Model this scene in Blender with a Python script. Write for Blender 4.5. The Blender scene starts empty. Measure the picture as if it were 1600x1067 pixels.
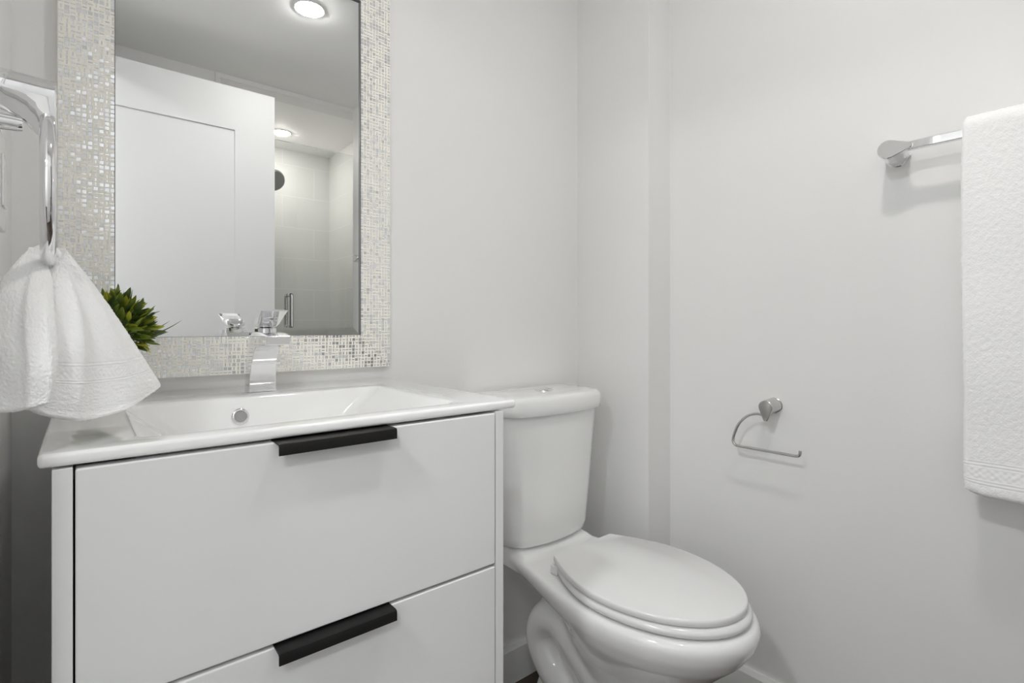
import bpy, bmesh, math, random
from mathutils import Vector, Matrix, noise

random.seed(7)
PI = math.pi
SC = bpy.context.scene
COL = SC.collection

# ------------------------------------------------------------------ camera
cd = bpy.data.cameras.new('camera')
cam = bpy.data.objects.new('camera', cd)
COL.objects.link(cam)
cam.location = (0, 0, 1.0107)
cam.rotation_euler = (PI / 2, 0, -math.radians(39.55))
cd.sensor_width = 36
cd.lens = 36 * 817.5 / 1600
cd.shift_y = -24.5 / 1600
cd.clip_start = 0.02
SC.camera = cam

# ------------------------------------------------------------------ world, exposure, lamps' power
w = bpy.data.worlds.new('world')
SC.world = w
w.use_nodes = True
w.node_tree.nodes['Background'].inputs[0].default_value = (1, 1, 1, 1)
w.node_tree.nodes['Background'].inputs[1].default_value = 0.2
SC.view_settings.view_transform = 'Standard'
SC.view_settings.look = 'None'
SC.view_settings.gamma = 1
SC.view_settings.use_curve_mapping = False
SC.view_settings.exposure = 2.1
SC.cycles.max_bounces = 16
SC.cycles.diffuse_bounces = 12
SC.cycles.glossy_bounces = 8
SC.cycles.transmission_bounces = 8
SC.cycles.transparent_max_bounces = 12
SC.cycles.sample_clamp_indirect = 6
LAMP_MAIN = 46.0
LAMP_SHOWER = 36.0
FILL_HALL = 45.0  # hallway fill, added out of view to even out the room
FILL_HALL_END = 44.0

# ------------------------------------------------------------------ room dimensions
XL, XR = -0.084, 1.324          # left and right walls
YB = 1.15                       # mirror wall
YF = -0.54                      # wall with the shower opening
ZC = 2.21                       # ceiling
CHX, CHY = 1.219, 0.88          # boxed-in corner
YM = 1.128                      # mirror glass

# ------------------------------------------------------------------ materials
def new_mat(name):
    m = bpy.data.materials.new(name)
    m.use_nodes = True
    return m, m.node_tree.nodes, m.node_tree.links, m.node_tree.nodes['Principled BSDF']

def principled(name, col, rough=0.5, metal=0.0, coat=0.0, bump=None, sheen=0.0, spec=0.5):
    m, N, L, b = new_mat(name)
    b.inputs['Base Color'].default_value = (*col, 1)
    b.inputs['Roughness'].default_value = rough
    b.inputs['Metallic'].default_value = metal
    b.inputs['Coat Weight'].default_value = coat
    b.inputs['Coat Roughness'].default_value = 0.04
    b.inputs['Sheen Weight'].default_value = sheen
    b.inputs['Specular IOR Level'].default_value = spec
    if bump:
        scale, strength, dist = bump
        tc = N.new('ShaderNodeTexCoord')
        nz = N.new('ShaderNodeTexNoise')
        nz.inputs['Scale'].default_value = scale
        nz.inputs['Detail'].default_value = 3
        bp = N.new('ShaderNodeBump')
        bp.inputs['Strength'].default_value = strength
        bp.inputs['Distance'].default_value = dist
        L.new(tc.outputs['Object'], nz.inputs['Vector'])
        L.new(nz.outputs['Fac'], bp.inputs['Height'])
        L.new(bp.outputs['Normal'], b.inputs['Normal'])
    return m

M = {}
M['wall'] = principled('wall_paint', (0.828, 0.825, 0.818), 0.45, bump=(260, 0.12, 0.001), spec=0.35)
M['ceiling'] = principled('ceiling_paint', (0.93, 0.93, 0.92), 0.6, bump=(200, 0.12, 0.001), spec=0.3)
M['trim'] = principled('trim_paint', (0.84, 0.84, 0.83), 0.3)
M['door'] = principled('door_paint', (0.75, 0.755, 0.76), 0.5)
M['ceramic'] = principled('white_ceramic', (0.88, 0.88, 0.875), 0.07, coat=0.6)
M['seat'] = principled('toilet_seat_plastic', (0.81, 0.81, 0.805), 0.16)
M['cabinet'] = principled('white_gloss_lacquer', (0.755, 0.757, 0.757), 0.14, coat=0.2)
M['inside'] = principled('cabinet_inside', (0.35, 0.34, 0.33), 0.6)
M['black'] = principled('black_metal', (0.006, 0.0052, 0.005), 0.5, spec=0.3)
M['chrome'] = principled('chrome', (0.86, 0.86, 0.87), 0.035, metal=1.0)
M['satin'] = principled('brushed_nickel', (0.62, 0.615, 0.60), 0.24, metal=1.0)
M['dark'] = principled('dark_void', (0.02, 0.02, 0.02), 0.5)
M['nozzle'] = principled('shower_nozzle_plate', (0.33, 0.33, 0.33), 0.45, metal=0.2, bump=(90, 0.6, 0.003))
M['mirror'] = principled('mirror_silver', (0.88, 0.885, 0.88), 0.0, metal=1.0)
M['plastic'] = principled('switch_plastic', (0.85, 0.85, 0.84), 0.25)
M['pot'] = principled('pot_white', (0.75, 0.74, 0.72), 0.4)
M['soil'] = principled('pot_filler', (0.05, 0.06, 0.03), 0.9)
M['edge'] = principled('mirror_edge', (0.16, 0.165, 0.17), 0.35)

def emit_mat(name, col, s):
    m, N, L, b = new_mat(name)
    b.inputs['Base Color'].default_value = (0.9, 0.9, 0.9, 1)
    b.inputs['Emission Color'].default_value = (*col, 1)
    b.inputs['Emission Strength'].default_value = s
    return m
M['lamp_main'] = emit_mat('lamp_diffuser_room', (1.0, 0.985, 0.962), LAMP_MAIN)
M['lamp_shower'] = emit_mat('lamp_diffuser_shower', (1.0, 0.97, 0.92), LAMP_SHOWER)
M['fill_hall_end'] = emit_mat('fill_diffuser_hall_end', (0.96, 0.98, 1.0), FILL_HALL_END)
M['fill_hall'] = emit_mat('fill_diffuser_hall', (0.96, 0.98, 1.0), FILL_HALL)

def glass_mat():
    m, N, L, b = new_mat('clear_shower_glass')
    N.remove(b)
    tr = N.new('ShaderNodeBsdfTransparent')
    tr.inputs[0].default_value = (0.92, 0.932, 0.926, 1)
    gl = N.new('ShaderNodeBsdfGlossy')
    gl.inputs['Roughness'].default_value = 0.0
    fr = N.new('ShaderNodeFresnel')
    fr.inputs[0].default_value = 1.5
    mx = N.new('ShaderNodeMixShader')
    L.new(fr.outputs[0], mx.inputs[0])
    L.new(tr.outputs[0], mx.inputs[1])
    L.new(gl.outputs[0], mx.inputs[2])
    L.new(mx.outputs[0], N['Material Output'].inputs[0])
    return m
M['glass'] = glass_mat()

def nmath(N, L, op, a, b=None, c=None):
    n = N.new('ShaderNodeMath')
    n.operation = op
    for i, v in enumerate((a, b, c)):
        if v is None:
            continue
        if isinstance(v, (int, float)):
            n.inputs[i].default_value = v
        else:
            L.new(v, n.inputs[i])
    return n.outputs[0]

def tile_mat(name, axis):
    m, N, L, b = new_mat(name)
    g = N.new('ShaderNodeNewGeometry')
    sp = N.new('ShaderNodeSeparateXYZ')
    L.new(g.outputs['Position'], sp.inputs[0])
    cb = N.new('ShaderNodeCombineXYZ')
    L.new(sp.outputs[axis], cb.inputs[0])
    L.new(sp.outputs[2], cb.inputs[1])
    br = N.new('ShaderNodeTexBrick')
    br.inputs['Scale'].default_value = 1
    br.inputs['Mortar Size'].default_value = 0.0022
    br.inputs['Mortar Smooth'].default_value = 0.2
    br.inputs['Brick Width'].default_value = 0.42
    br.inputs['Row Height'].default_value = 0.21
    br.inputs['Color1'].default_value = (0.82, 0.817, 0.805, 1)
    br.inputs['Color2'].default_value = (0.80, 0.797, 0.785, 1)
    br.inputs['Mortar'].default_value = (0.92, 0.91, 0.90, 1)
    L.new(cb.outputs[0], br.inputs['Vector'])
    L.new(br.outputs['Color'], b.inputs['Base Color'])
    b.inputs['Roughness'].default_value = 0.18
    bp = N.new('ShaderNodeBump')
    bp.inputs['Strength'].default_value = 0.4
    bp.inputs['Distance'].default_value = 0.002
    inv = nmath(N, L, 'SUBTRACT', 1.0, br.outputs['Fac'])
    L.new(inv, bp.inputs['Height'])
    L.new(bp.outputs['Normal'], b.inputs['Normal'])
    return m
M['tile_x'] = tile_mat('shower_tile_back', 0)
M['tile_y'] = tile_mat('shower_tile_side', 1)

def floor_mat():
    m, N, L, b = new_mat('dark_wood_plank_floor')
    tc = N.new('ShaderNodeTexCoord')
    br = N.new('ShaderNodeTexBrick')
    br.inputs['Scale'].default_value = 1
    br.inputs['Mortar Size'].default_value = 0.0012
    br.inputs['Brick Width'].default_value = 1.1
    br.inputs['Row Height'].default_value = 0.13
    br.inputs['Color1'].default_value = (0.095, 0.066, 0.048, 1)
    br.inputs['Color2'].default_value = (0.075, 0.052, 0.038, 1)
    br.inputs['Mortar'].default_value = (0.012, 0.009, 0.007, 1)
    L.new(tc.outputs['Object'], br.inputs['Vector'])
    mp = N.new('ShaderNodeMapping')
    mp.inputs['Scale'].default_value = (3, 60, 1)
    nz = N.new('ShaderNodeTexNoise')
    nz.inputs['Scale'].default_value = 2.0
    nz.inputs['Detail'].default_value = 6
    L.new(tc.outputs['Object'], mp.inputs[0])
    L.new(mp.outputs[0], nz.inputs['Vector'])
    mx = N.new('ShaderNodeMix')
    mx.data_type = 'RGBA'
    mx.blend_type = 'MULTIPLY'
    mx.inputs[0].default_value = 0.6
    L.new(br.outputs['Color'], mx.inputs[6])
    L.new(nz.outputs['Color'], mx.inputs[7])
    L.new(mx.outputs[2], b.inputs['Base Color'])
    b.inputs['Roughness'].default_value = 0.4
    return m
M['floor'] = floor_mat()

def towel_mat(name, cell, band0, band1, depth):
    """white terry: UV u across, v along in metres; a woven border between v = band0 and band1"""
    m, N, L, b = new_mat(name)
    b.inputs['Base Color'].default_value = (0.955, 0.953, 0.948, 1)
    b.inputs['Roughness'].default_value = 0.9
    b.inputs['Sheen Weight'].default_value = 0.35
    b.inputs['Sheen Roughness'].default_value = 0.5
    b.inputs['Specular IOR Level'].default_value = 0.1
    uv = N.new('ShaderNodeUVMap')
    sp = N.new('ShaderNodeSeparateXYZ')
    L.new(uv.outputs[0], sp.inputs[0])
    u, v = sp.outputs[0], sp.outputs[1]
    tc = N.new('ShaderNodeTexCoord')
    nz = N.new('ShaderNodeTexNoise')
    nz.inputs['Scale'].default_value = 1.0 / cell
    nz.inputs['Detail'].default_value = 2
    L.new(tc.outputs['Object'], nz.inputs['Vector'])
    # rows of loops
    k = 2 * PI / (cell * 1.6)
    su = nmath(N, L, 'SINE', nmath(N, L, 'MULTIPLY', u, k))
    sv = nmath(N, L, 'SINE', nmath(N, L, 'MULTIPLY', v, k))
    rows = nmath(N, L, 'MULTIPLY', su, sv)
    pile = nmath(N, L, 'MULTIPLY_ADD', rows, 0.05, nz.outputs['Fac'])
    # flat border with cords and dots
    inb = nmath(N, L, 'MULTIPLY', nmath(N, L, 'GREATER_THAN', v, band0), nmath(N, L, 'LESS_THAN', v, band1))
    span = band1 - band0
    rel = nmath(N, L, 'DIVIDE', nmath(N, L, 'SUBTRACT', v, band0), span)
    mid = nmath(N, L, 'MULTIPLY', nmath(N, L, 'GREATER_THAN', rel, 0.26), nmath(N, L, 'LESS_THAN', rel, 0.74))
    cords = nmath(N, L, 'SINE', nmath(N, L, 'MULTIPLY', rel, 2 * PI * 8))
    ku = 2 * PI / (span * 0.24)
    dots = nmath(N, L, 'MULTIPLY', nmath(N, L, 'SINE', nmath(N, L, 'MULTIPLY', u, ku)),
                 nmath(N, L, 'SINE', nmath(N, L, 'MULTIPLY', rel, 2 * PI * 4.2)))
    notmid = nmath(N, L, 'SUBTRACT', 1.0, mid)
    pat = nmath(N, L, 'ADD', nmath(N, L, 'MULTIPLY', cords, notmid), nmath(N, L, 'MULTIPLY', dots, mid))
    pat = nmath(N, L, 'MULTIPLY_ADD', pat, 0.30, 0.1)
    notb = nmath(N, L, 'SUBTRACT', 1.0, inb)
    h = nmath(N, L, 'ADD', nmath(N, L, 'MULTIPLY', pile, notb), nmath(N, L, 'MULTIPLY', pat, inb))
    bp = N.new('ShaderNodeBump')
    bp.inputs['Strength'].default_value = 0.8
    bp.inputs['Distance'].default_value = depth
    L.new(h, bp.inputs['Height'])
    L.new(bp.outputs['Normal'], b.inputs['Normal'])
    return m
M['towel_big'] = towel_mat('bath_towel_terry', 0.0034, 0.595, 0.640, 0.0011)
M['towel_small'] = towel_mat('hand_towel_terry', 0.0018, 0.088, 0.108, 0.0006)

def leaf_mat():
    m, N, L, b = new_mat('boxwood_leaf')
    at = N.new('ShaderNodeVertexColor')
    at.layer_name = 'tint'
    L.new(at.outputs[0], b.inputs['Base Color'])
    b.inputs['Roughness'].default_value = 0.38
    b.inputs['Subsurface Weight'].default_value = 0.0
    return m
M['leaf'] = leaf_mat()

def mosaic_mat():
    """woven champagne ribbons with small mirrored tiles; UV in metres"""
    m, N, L, b = new_mat('champagne_mosaic')
    uv = N.new('ShaderNodeUVMap')
    sp = N.new('ShaderNodeSeparateXYZ')
    L.new(uv.outputs[0], sp.inputs[0])
    P = 0.0075
    ud = nmath(N, L, 'DIVIDE', sp.outputs[0], P)
    vd = nmath(N, L, 'DIVIDE', sp.outputs[1], P)
    ui, vi = nmath(N, L, 'FLOOR', ud), nmath(N, L, 'FLOOR', vd)
    uf = nmath(N, L, 'SUBTRACT', nmath(N, L, 'SUBTRACT', ud, ui), 0.5)
    vf = nmath(N, L, 'SUBTRACT', nmath(N, L, 'SUBTRACT', vd, vi), 0.5)
    cb = N.new('ShaderNodeCombineXYZ')
    L.new(ui, cb.inputs[0]); L.new(vi, cb.inputs[1])
    wn = N.new('ShaderNodeTexWhiteNoise')
    wn.noise_dimensions = '2D'
    L.new(cb.outputs[0], wn.inputs['Vector'])
    rs = N.new('ShaderNodeSeparateColor')
    L.new(wn.outputs['Color'], rs.inputs[0])
    # tile half sizes: some full squares, some thin across, some thin along
    a = nmath(N, L, 'GREATER_THAN', rs.outputs[0], 0.36)
    c = nmath(N, L, 'LESS_THAN', rs.outputs[0], 0.68)
    hu = nmath(N, L, 'MULTIPLY_ADD', a, 0.26, 0.13)
    hv = nmath(N, L, 'MULTIPLY_ADD', c, 0.27, 0.12)
    du = nmath(N, L, 'SUBTRACT', hu, nmath(N, L, 'ABSOLUTE', uf))
    dv = nmath(N, L, 'SUBTRACT', hv, nmath(N, L, 'ABSOLUTE', vf))
    d = nmath(N, L, 'MINIMUM', du, dv)
    tile = N.new('ShaderNodeMapRange')
    tile.inputs['From Min'].default_value = -0.02
    tile.inputs['From Max'].default_value = 0.02
    L.new(d, tile.inputs['Value'])
    mask = tile.outputs[0]
    mix = N.new('ShaderNodeMix')
    mix.data_type = 'RGBA'
    mix.inputs[6].default_value = (0.95, 0.925, 0.85, 1)
    mix.inputs[7].default_value = (0.88, 0.90, 0.93, 1)
    L.new(mask, mix.inputs[0])
    L.new(mix.outputs[2], b.inputs['Base Color'])
    L.new(nmath(N, L, 'MULTIPLY_ADD', mask, 0.92, 0.03), b.inputs['Metallic'])
    L.new(nmath(N, L, 'MULTIPLY_ADD', mask, -0.22, 0.40), b.inputs['Roughness'])
    # relief: ribbons stand proud of the tiles, each tile tilts a little
    tilt = nmath(N, L, 'ADD',
                 nmath(N, L, 'MULTIPLY', uf, nmath(N, L, 'SUBTRACT', rs.outputs[1], 0.5)),
                 nmath(N, L, 'MULTIPLY', vf, nmath(N, L, 'SUBTRACT', rs.outputs[2], 0.5)))
    rib = nmath(N, L, 'MULTIPLY_ADD', mask, -0.5, nmath(N, L, 'MULTIPLY', tilt, 0.40))
    bump = N.new('ShaderNodeBump')
    bump.inputs['Strength'].default_value = 0.75
    bump.inputs['Distance'].default_value = 0.0022
    L.new(rib, bump.inputs['Height'])
    L.new(bump.outputs['Normal'], b.inputs['Normal'])
    return m
M['mosaic'] = mosaic_mat()

# ------------------------------------------------------------------ helpers
def thing(name, label, cat, loc=(0, 0, 0), group=None):
    o = bpy.data.objects.new(name, None)
    COL.objects.link(o)
    o.location = loc
    o.empty_display_size = 0.05
    o['label'] = label
    o['category'] = cat
    if group:
        o['group'] = group
    return o

def link(name, bm, mat, parent=None, smooth=None, bevel=0, seg=3, kind=None, label=None):
    me = bpy.data.meshes.new(name)
    bmesh.ops.recalc_face_normals(bm, faces=bm.faces)
    bm.to_mesh(me)
    bm.free()
    me.materials.append(mat)
    o = bpy.data.objects.new(name, me)
    COL.objects.link(o)
    if parent:
        root = parent
        off = Vector((0, 0, 0))
        while root:
            off += root.location
            root = root.parent
        me.transform(Matrix.Translation(-off))
        o.parent = parent
    if smooth is not None:
        me.polygons.foreach_set('use_smooth', [True] * len(me.polygons))
        me.set_sharp_from_angle(angle=math.radians(smooth))
    if bevel:
        b = o.modifiers.new('bevel', 'BEVEL')
        b.width = bevel
        b.segments = seg
        b.limit_method = 'ANGLE'
        b.angle_limit = math.radians(35)
        b.harden_normals = True
        me.polygons.foreach_set('use_smooth', [True] * len(me.polygons))
    if kind:
        o['kind'] = kind
    if label:
        o['label'] = label
    return o

def box(bm, x0, x1, y0, y1, z0, z1):
    vs = [bm.verts.new((x, y, z)) for z in (z0, z1) for y in (y0, y1) for x in (x0, x1)]
    for f in ((0, 1, 3, 2), (4, 6, 7, 5), (0, 4, 5, 1), (1, 5, 7, 3), (3, 7, 6, 2), (2, 6, 4, 0)):
        bm.faces.new([vs[i] for i in f])

def boxes(*bs):
    bm = bmesh.new()
    for b in bs:
        box(bm, *b)
    return bm

def struct(name, bm, mat, **k):
    return link(name, bm, mat, kind='structure', **k)

def loft(bm, rings, cap0=True, cap1=True, closed=True):
    vr = [[bm.verts.new(p) for p in r] for r in rings]
    n = len(rings[0])
    for a, b in zip(vr, vr[1:]):
        for i in range(n if closed else n - 1):
            j = (i + 1) % n
            bm.faces.new((a[i], a[j], b[j], b[i]))
    if cap0:
        bm.faces.new(vr[0][::-1])
    if cap1:
        bm.faces.new(vr[-1])
    return vr

def tube(bm, pts, r, n=16, closed=False, r1=None):
    pts = [Vector(p) for p in pts]
    m = len(pts)
    rings = []
    prev = None
    for i, p in enumerate(pts):
        if closed:
            t = (pts[(i + 1) % m] - pts[i - 1]).normalized()
        else:
            t = (pts[min(i + 1, m - 1)] - pts[max(i - 1, 0)]).normalized()
        if prev is None:
            a = Vector((0, 0, 1)) if abs(t.z) < 0.9 else Vector((0, 1, 0))
            nrm = (a - t * a.dot(t)).normalized()
        else:
            nrm = (prev - t * prev.dot(t)).normalized()
        prev = nrm
        bn = t.cross(nrm)
        rr = r if r1 is None else r + (r1 - r) * i / (m - 1)
        rings.append([p + (nrm * math.cos(2 * PI * k / n) + bn * math.sin(2 * PI * k / n)) * rr for k in range(n)])
    if closed:
        vr = [[bm.verts.new(p) for p in rg] for rg in rings]
        for i in range(m):
            a, b = vr[i], vr[(i + 1) % m]
            for k in range(n):
                bm.faces.new((a[k], a[(k + 1) % n], b[(k + 1) % n], b[k]))
    else:
        loft(bm, rings)

def lathe(bm, prof, c, axis='z', n=48):
    """prof: list of (radius, height); axis direction as a unit vector or 'z'"""
    ax = Vector((0, 0, 1)) if axis == 'z' else Vector(axis).normalized()
    a = Vector((1, 0, 0)) if abs(ax.x) < 0.9 else Vector((0, 1, 0))
    u = (a - ax * a.dot(ax)).normalized()
    v = ax.cross(u)
    c = Vector(c)
    rings = []
    for r, h in prof:
        r = max(r, 1e-5)
        rings.append([c + ax * h + (u * math.cos(2 * PI * k / n) + v * math.sin(2 * PI * k / n)) * r for k in range(n)])
    loft(bm, rings)

def catmull(pts, n):
    pts = [Vector(p) for p in pts]
    P = [pts[0] * 2 - pts[1]] + pts + [pts[-1] * 2 - pts[-2]]
    out = []
    for i in range(1, len(P) - 2):
        for k in range(n):
            t = k / n
            p0, p1, p2, p3 = P[i - 1], P[i], P[i + 1], P[i + 2]
            out.append(0.5 * ((2 * p1) + (p2 - p0) * t + (2 * p0 - 5 * p1 + 4 * p2 - p3) * t * t + (3 * p1 - p0 - 3 * p2 + p3) * t ** 3))
    out.append(pts[-1])
    return out

def catmull4(rows, n):
    a = catmull([(r[0], r[1], r[2]) for r in rows], n)
    b = catmull([(r[3], 0, 0) for r in rows], n)
    return [(p.x, p.y, p.z, q.x) for p, q in zip(a, b)]

def sample(curve, t):
    """curve: list of Vectors, t in 0..1"""
    f = t * (len(curve) - 1)
    i = min(int(f), len(curve) - 2)
    return curve[i].lerp(curve[i + 1], f - i)

def bake(o):
    """replace a mesh and its modifiers by the finished surface"""
    bpy.context.view_layer.update()
    dg = bpy.context.evaluated_depsgraph_get()
    me = bpy.data.meshes.new_from_object(o.evaluated_get(dg), depsgraph=dg)
    o.modifiers.clear()
    o.data = me

# ------------------------------------------------------------------ the room
T = 0.11
struct('floor', boxes((-1.35, XR + 0.16, -1.56, YB + T, -0.08, 0)), M['floor'])
struct('ceiling', boxes((-1.35, XR + T, YF - 0.0, YB + T, ZC, ZC + 0.08)), M['ceiling'])
struct('wall_back', boxes((-1.35, XR + T, YB, YB + T, 0, ZC)), M['wall'])
struct('wall_right', boxes((XR, XR + T, YF - 0.05, YB, 0, ZC)), M['wall'])
struct('wall_corner', boxes((CHX, XR, CHY, YB, 0, ZC)), M['wall'])
DY0, DY1, DZ = -0.225, 0.535, 2.045       # doorway in the left wall
struct('wall_left', boxes((XL - T, XL, DY1, YB, 0, ZC), (XL - T, XL, YF, DY0, 0, ZC), (XL - T, XL, DY0, DY1, DZ, ZC)), M['wall'])
SX = 0.514                                # left jamb of the shower opening
OZ = 2.187
struct('wall_front', boxes((XL - T, SX, YF - 0.1, YF, 0, ZC), (SX, XR, YF - 0.1, YF, OZ, ZC)), M['wall'])
struct('trim_1', boxes((SX - 0.022, XR, YF, YF + 0.006, OZ, ZC), (SX - 0.022, SX, YF, YF + 0.006, 0, OZ)), M['trim'], bevel=0.001, seg=1)
struct('wall_shower_header', boxes((SX, XR, YF - 0.14, YF - 0.1, OZ, ZC + 0.02)), M['ceiling'])
XS, YS = 1.365, -1.44
struct('ceiling_shower', boxes((SX, XS, YS, YF - 0.14, 2.200, 2.28)), M['ceiling'])
struct('wall_shower_back', boxes((SX - T, XS + T, YS - T, YS, 0, 2.28)), M['tile_x'])
struct('wall_shower_right', boxes((XS, XS + T, YS, YF - 0.05, 0, 2.28)), M['tile_y'])
struct('wall_shower_left', boxes((SX - T, SX, YS, YF - 0.1, 0, 2.28)), M['tile_y'])
struct('floor_shower', boxes((SX, XS, YS, YF - 0.1, 0, 0.05)), M['ceramic'])
struct('trim_shower_curb', boxes((SX, XR, YF - 0.1, YF, 0, 0.1)), M['ceramic'], bevel=0.004)
# baseboards with a chamfered top
def baseboard(name, p0, p1, nx, ny, h, t=0.013):
    bm = bmesh.new()
    prof = [(0, 0), (t, 0), (t, h - 0.012), (t * 0.45, h), (0, h)]
    loft(bm, [[(p[0] + nx * d, p[1] + ny * d, z) for d, z in prof] for p in (p0, p1)])
    return struct(name, bm, M['trim'])
baseboard('baseboard_back', (XL, YB), (CHX, YB), 0, -1, 0.107)
baseboard('baseboard_corner', (CHX, CHY), (CHX, YB - 0.013), -1, 0, 0.107)
baseboard('baseboard_right', (XR, YF + 0.01), (XR, CHY), -1, 0, 0.135)
baseboard('baseboard_left', (XL, 0.60), (XL, YB - 0.013), 1, 0, 0.107)
# door casing on the left wall and the hallway beyond it
struct('trim_2', boxes((XL, XL + 0.012, DY1 + 0.005, DY1 + 0.062, 0, DZ + 0.06), (XL, XL + 0.012, DY0 - 0.062, DY0 - 0.005, 0, DZ + 0.06),
                       (XL, XL + 0.012, DY0 - 0.005, DY1 + 0.005, DZ + 0.003, DZ + 0.06)), M['trim'], bevel=0.002, seg=2)
struct('wall_hall_far', boxes((-1.35 - T, -1.35, -1.45, YB + T, 0, ZC)), M['wall'])
struct('wall_hall_end', boxes((-1.35, SX - T, -1.45, -1.45 + T, 0, ZC)), M['wall'])
struct('ceiling_hall', boxes((-1.35, XL - T, -1.45, YF, ZC, ZC + 0.08)), M['ceiling'])

# the open door, standing parallel to the mirror wall
DX0, DX1 = XL + 0.016, 0.671
dyf = -0.222
bm = bmesh.new()
box(bm, DX0, DX1, dyf - 0.035, dyf - 0.006, 0.012, 2.03)
rail, stile, hst = 0.182, 0.160, 0.112
box(bm, DX0, DX0 + hst, dyf - 0.006, dyf, 0.012, 2.03)
box(bm, DX1 - stile, DX1, dyf - 0.006, dyf, 0.012, 2.03)
box(bm, DX0 + hst, DX1 - stile, dyf - 0.006, dyf, 2.03 - rail, 2.03)
box(bm, DX0 + hst, DX1 - stile, dyf - 0.006, dyf, 0.012, 0.012 + 0.2)
bmesh.ops.remove_doubles(bm, verts=bm.verts, dist=1e-5)
dr = struct('door_1', bm, M['door'])
bm = bmesh.new()
for s, y in ((1, dyf), (-1, dyf - 0.035)):
    lathe(bm, [(0.026, 0), (0.026, 0.006), (0.011, 0.008), (0.010, 0.045)], (DX1 - 0.06, y, 0.86), (0, s, 0), 32)
    tube(bm, [(DX1 - 0.06, y + s * 0.045, 0.86), (DX1 - 0.12, y + s * 0.047, 0.86), (DX1 - 0.165, y + s * 0.045, 0.86)], 0.009, 14)
link('door_handle', bm, M['satin'], dr, smooth=40)

# ------------------------------------------------------------------ lamps
def downlight(name, c, label, mat, r=0.049):
    t = thing(name, label, 'ceiling light', c, 'round recessed downlights')
    bm = bmesh.new()
    n = 48
    prof = [(r, -0.0035), (r + 0.004, -0.0050), (r + 0.009, 0)]
    vr = []
    for rr, h in prof:
        vr.append([bm.verts.new((c[0] + rr * math.cos(2 * PI * k / n), c[1] + rr * math.sin(2 * PI * k / n), c[2] + h)) for k in range(n)])
    for a, b in zip(vr, vr[1:]):
        for k in range(n):
            bm.faces.new((a[k], a[(k + 1) % n], b[(k + 1) % n], b[k]))
    link('trim_ring', bm, M['plastic'], t, smooth=40)
    bm = bmesh.new()
    lathe(bm, [(r, -0.002), (r, -0.0035), (r * 0.95, -0.006), (r * 0.8, -0.0100), (r * 0.45, -0.0130), (0.0001, -0.0135)], c, 'z', n)
    link('diffuser', bm, mat, t)
    return t
downlight('ceiling_light', (0.669, 0.244, ZC), 'round recessed downlight in the main ceiling, large and bright at the mirror top', M['lamp_main'])
downlight('ceiling_light', (0.957, -1.13, 2.200), 'round recessed downlight in the shower ceiling, seen in the mirror beside the door', M['lamp_shower'])
downlight('ceiling_light', (-0.72, 0.30, ZC), 'added unseen fill light in the hallway ceiling straight outside the bathroom doorway', M['fill_hall'], 0.09)  # added fill source, unseen, shining in through the doorway
downlight('ceiling_light', (-0.72, -0.80, ZC), 'added unseen fill light farther along the hallway ceiling, past the doorway', M['fill_hall_end'], 0.09)  # second added fill source, also out of view

# ------------------------------------------------------------------ vanity cabinet
VX0, VX1, VF, VTOP = -0.0207, 0.5240, 0.656, 0.8755
van = thing('vanity_cabinet', 'white gloss vanity cabinet with two drawers and black edge pulls', 'cabinet', (0.2515, 0.9, 0))
p = 0.0155
for x in (VX0, VX1 - p):
    link('side_panel', boxes((x, x + p, VF, YB - 0.014, 0, VTOP - 0.001)), M['cabinet'], van, bevel=0.0008, seg=2)
bm = boxes((VX0 + p, VX1 - p, YB - 0.03, YB - 0.018, 0.1, VTOP - 0.12), (VX0 + p, VX1 - p, VF + 0.03, YB - 0.03, 0.12, 0.135),
           (VX0 + p, VX1 - p, VF + 0.06, VF + 0.075, 0, 0.12))
link('carcass', bm, M['inside'], van)
ZS = 0.6345
def drawer(z0, z1, n):
    g = 0.0017
    bm = bmesh.new()
    box(bm, VX0 + p + g, VX1 - p - g, VF - 0.001, VF + 0.018, z0, z1)
    d = link('drawer', bm, M['cabinet'], van, bevel=0.0022, seg=3)
    bm = bmesh.new()
    x0, x1 = VX0 + p + 0.02, VX1 - p - 0.02
    zt = z0 + 0.10
    box(bm, x0, x0 + 0.012, VF + 0.018, VF + 0.40, z0 + 0.02, zt)
    box(bm, x1 - 0.012, x1, VF + 0.018, VF + 0.40, z0 + 0.02, zt)
    box(bm, x0 + 0.012, x1 - 0.012, VF + 0.388, VF + 0.40, z0 + 0.02, zt)
    box(bm, x0 + 0.012, x1 - 0.012, VF + 0.018, VF + 0.388, z0 + 0.02, z0 + 0.03)
    link('drawer_box', bm, M['inside'], d)
    # edge pull: flange on the drawer's top edge, lip turned down in front
    bm = bmesh.new()
    cx, hw, th = 0.2515, 0.0745, 0.0022
    yf = VF - 0.021
    zt = z1 + 0.0016
    prof = [(VF + 0.012, zt), (yf + 0.004, zt), (yf + 0.001, zt - 0.001), (yf, zt - 0.004), (yf, zt - 0.014),
            (yf + th, zt - 0.014), (yf + th, zt - 0.004), (yf + 0.0045, zt - 0.0024), (VF + 0.012, zt - 0.0016)]
    loft(bm, [[(x, y, z) for y, z in prof] for x in (cx - hw, cx + hw)])
    link('handle', bm, M['black'], d, smooth=50, label='black metal edge pull')
drawer(ZS + 0.0, 0.8728, 1)
drawer(0.38, ZS - 0.004, 2)
drawer(0.14, 0.376, 3)

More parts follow.
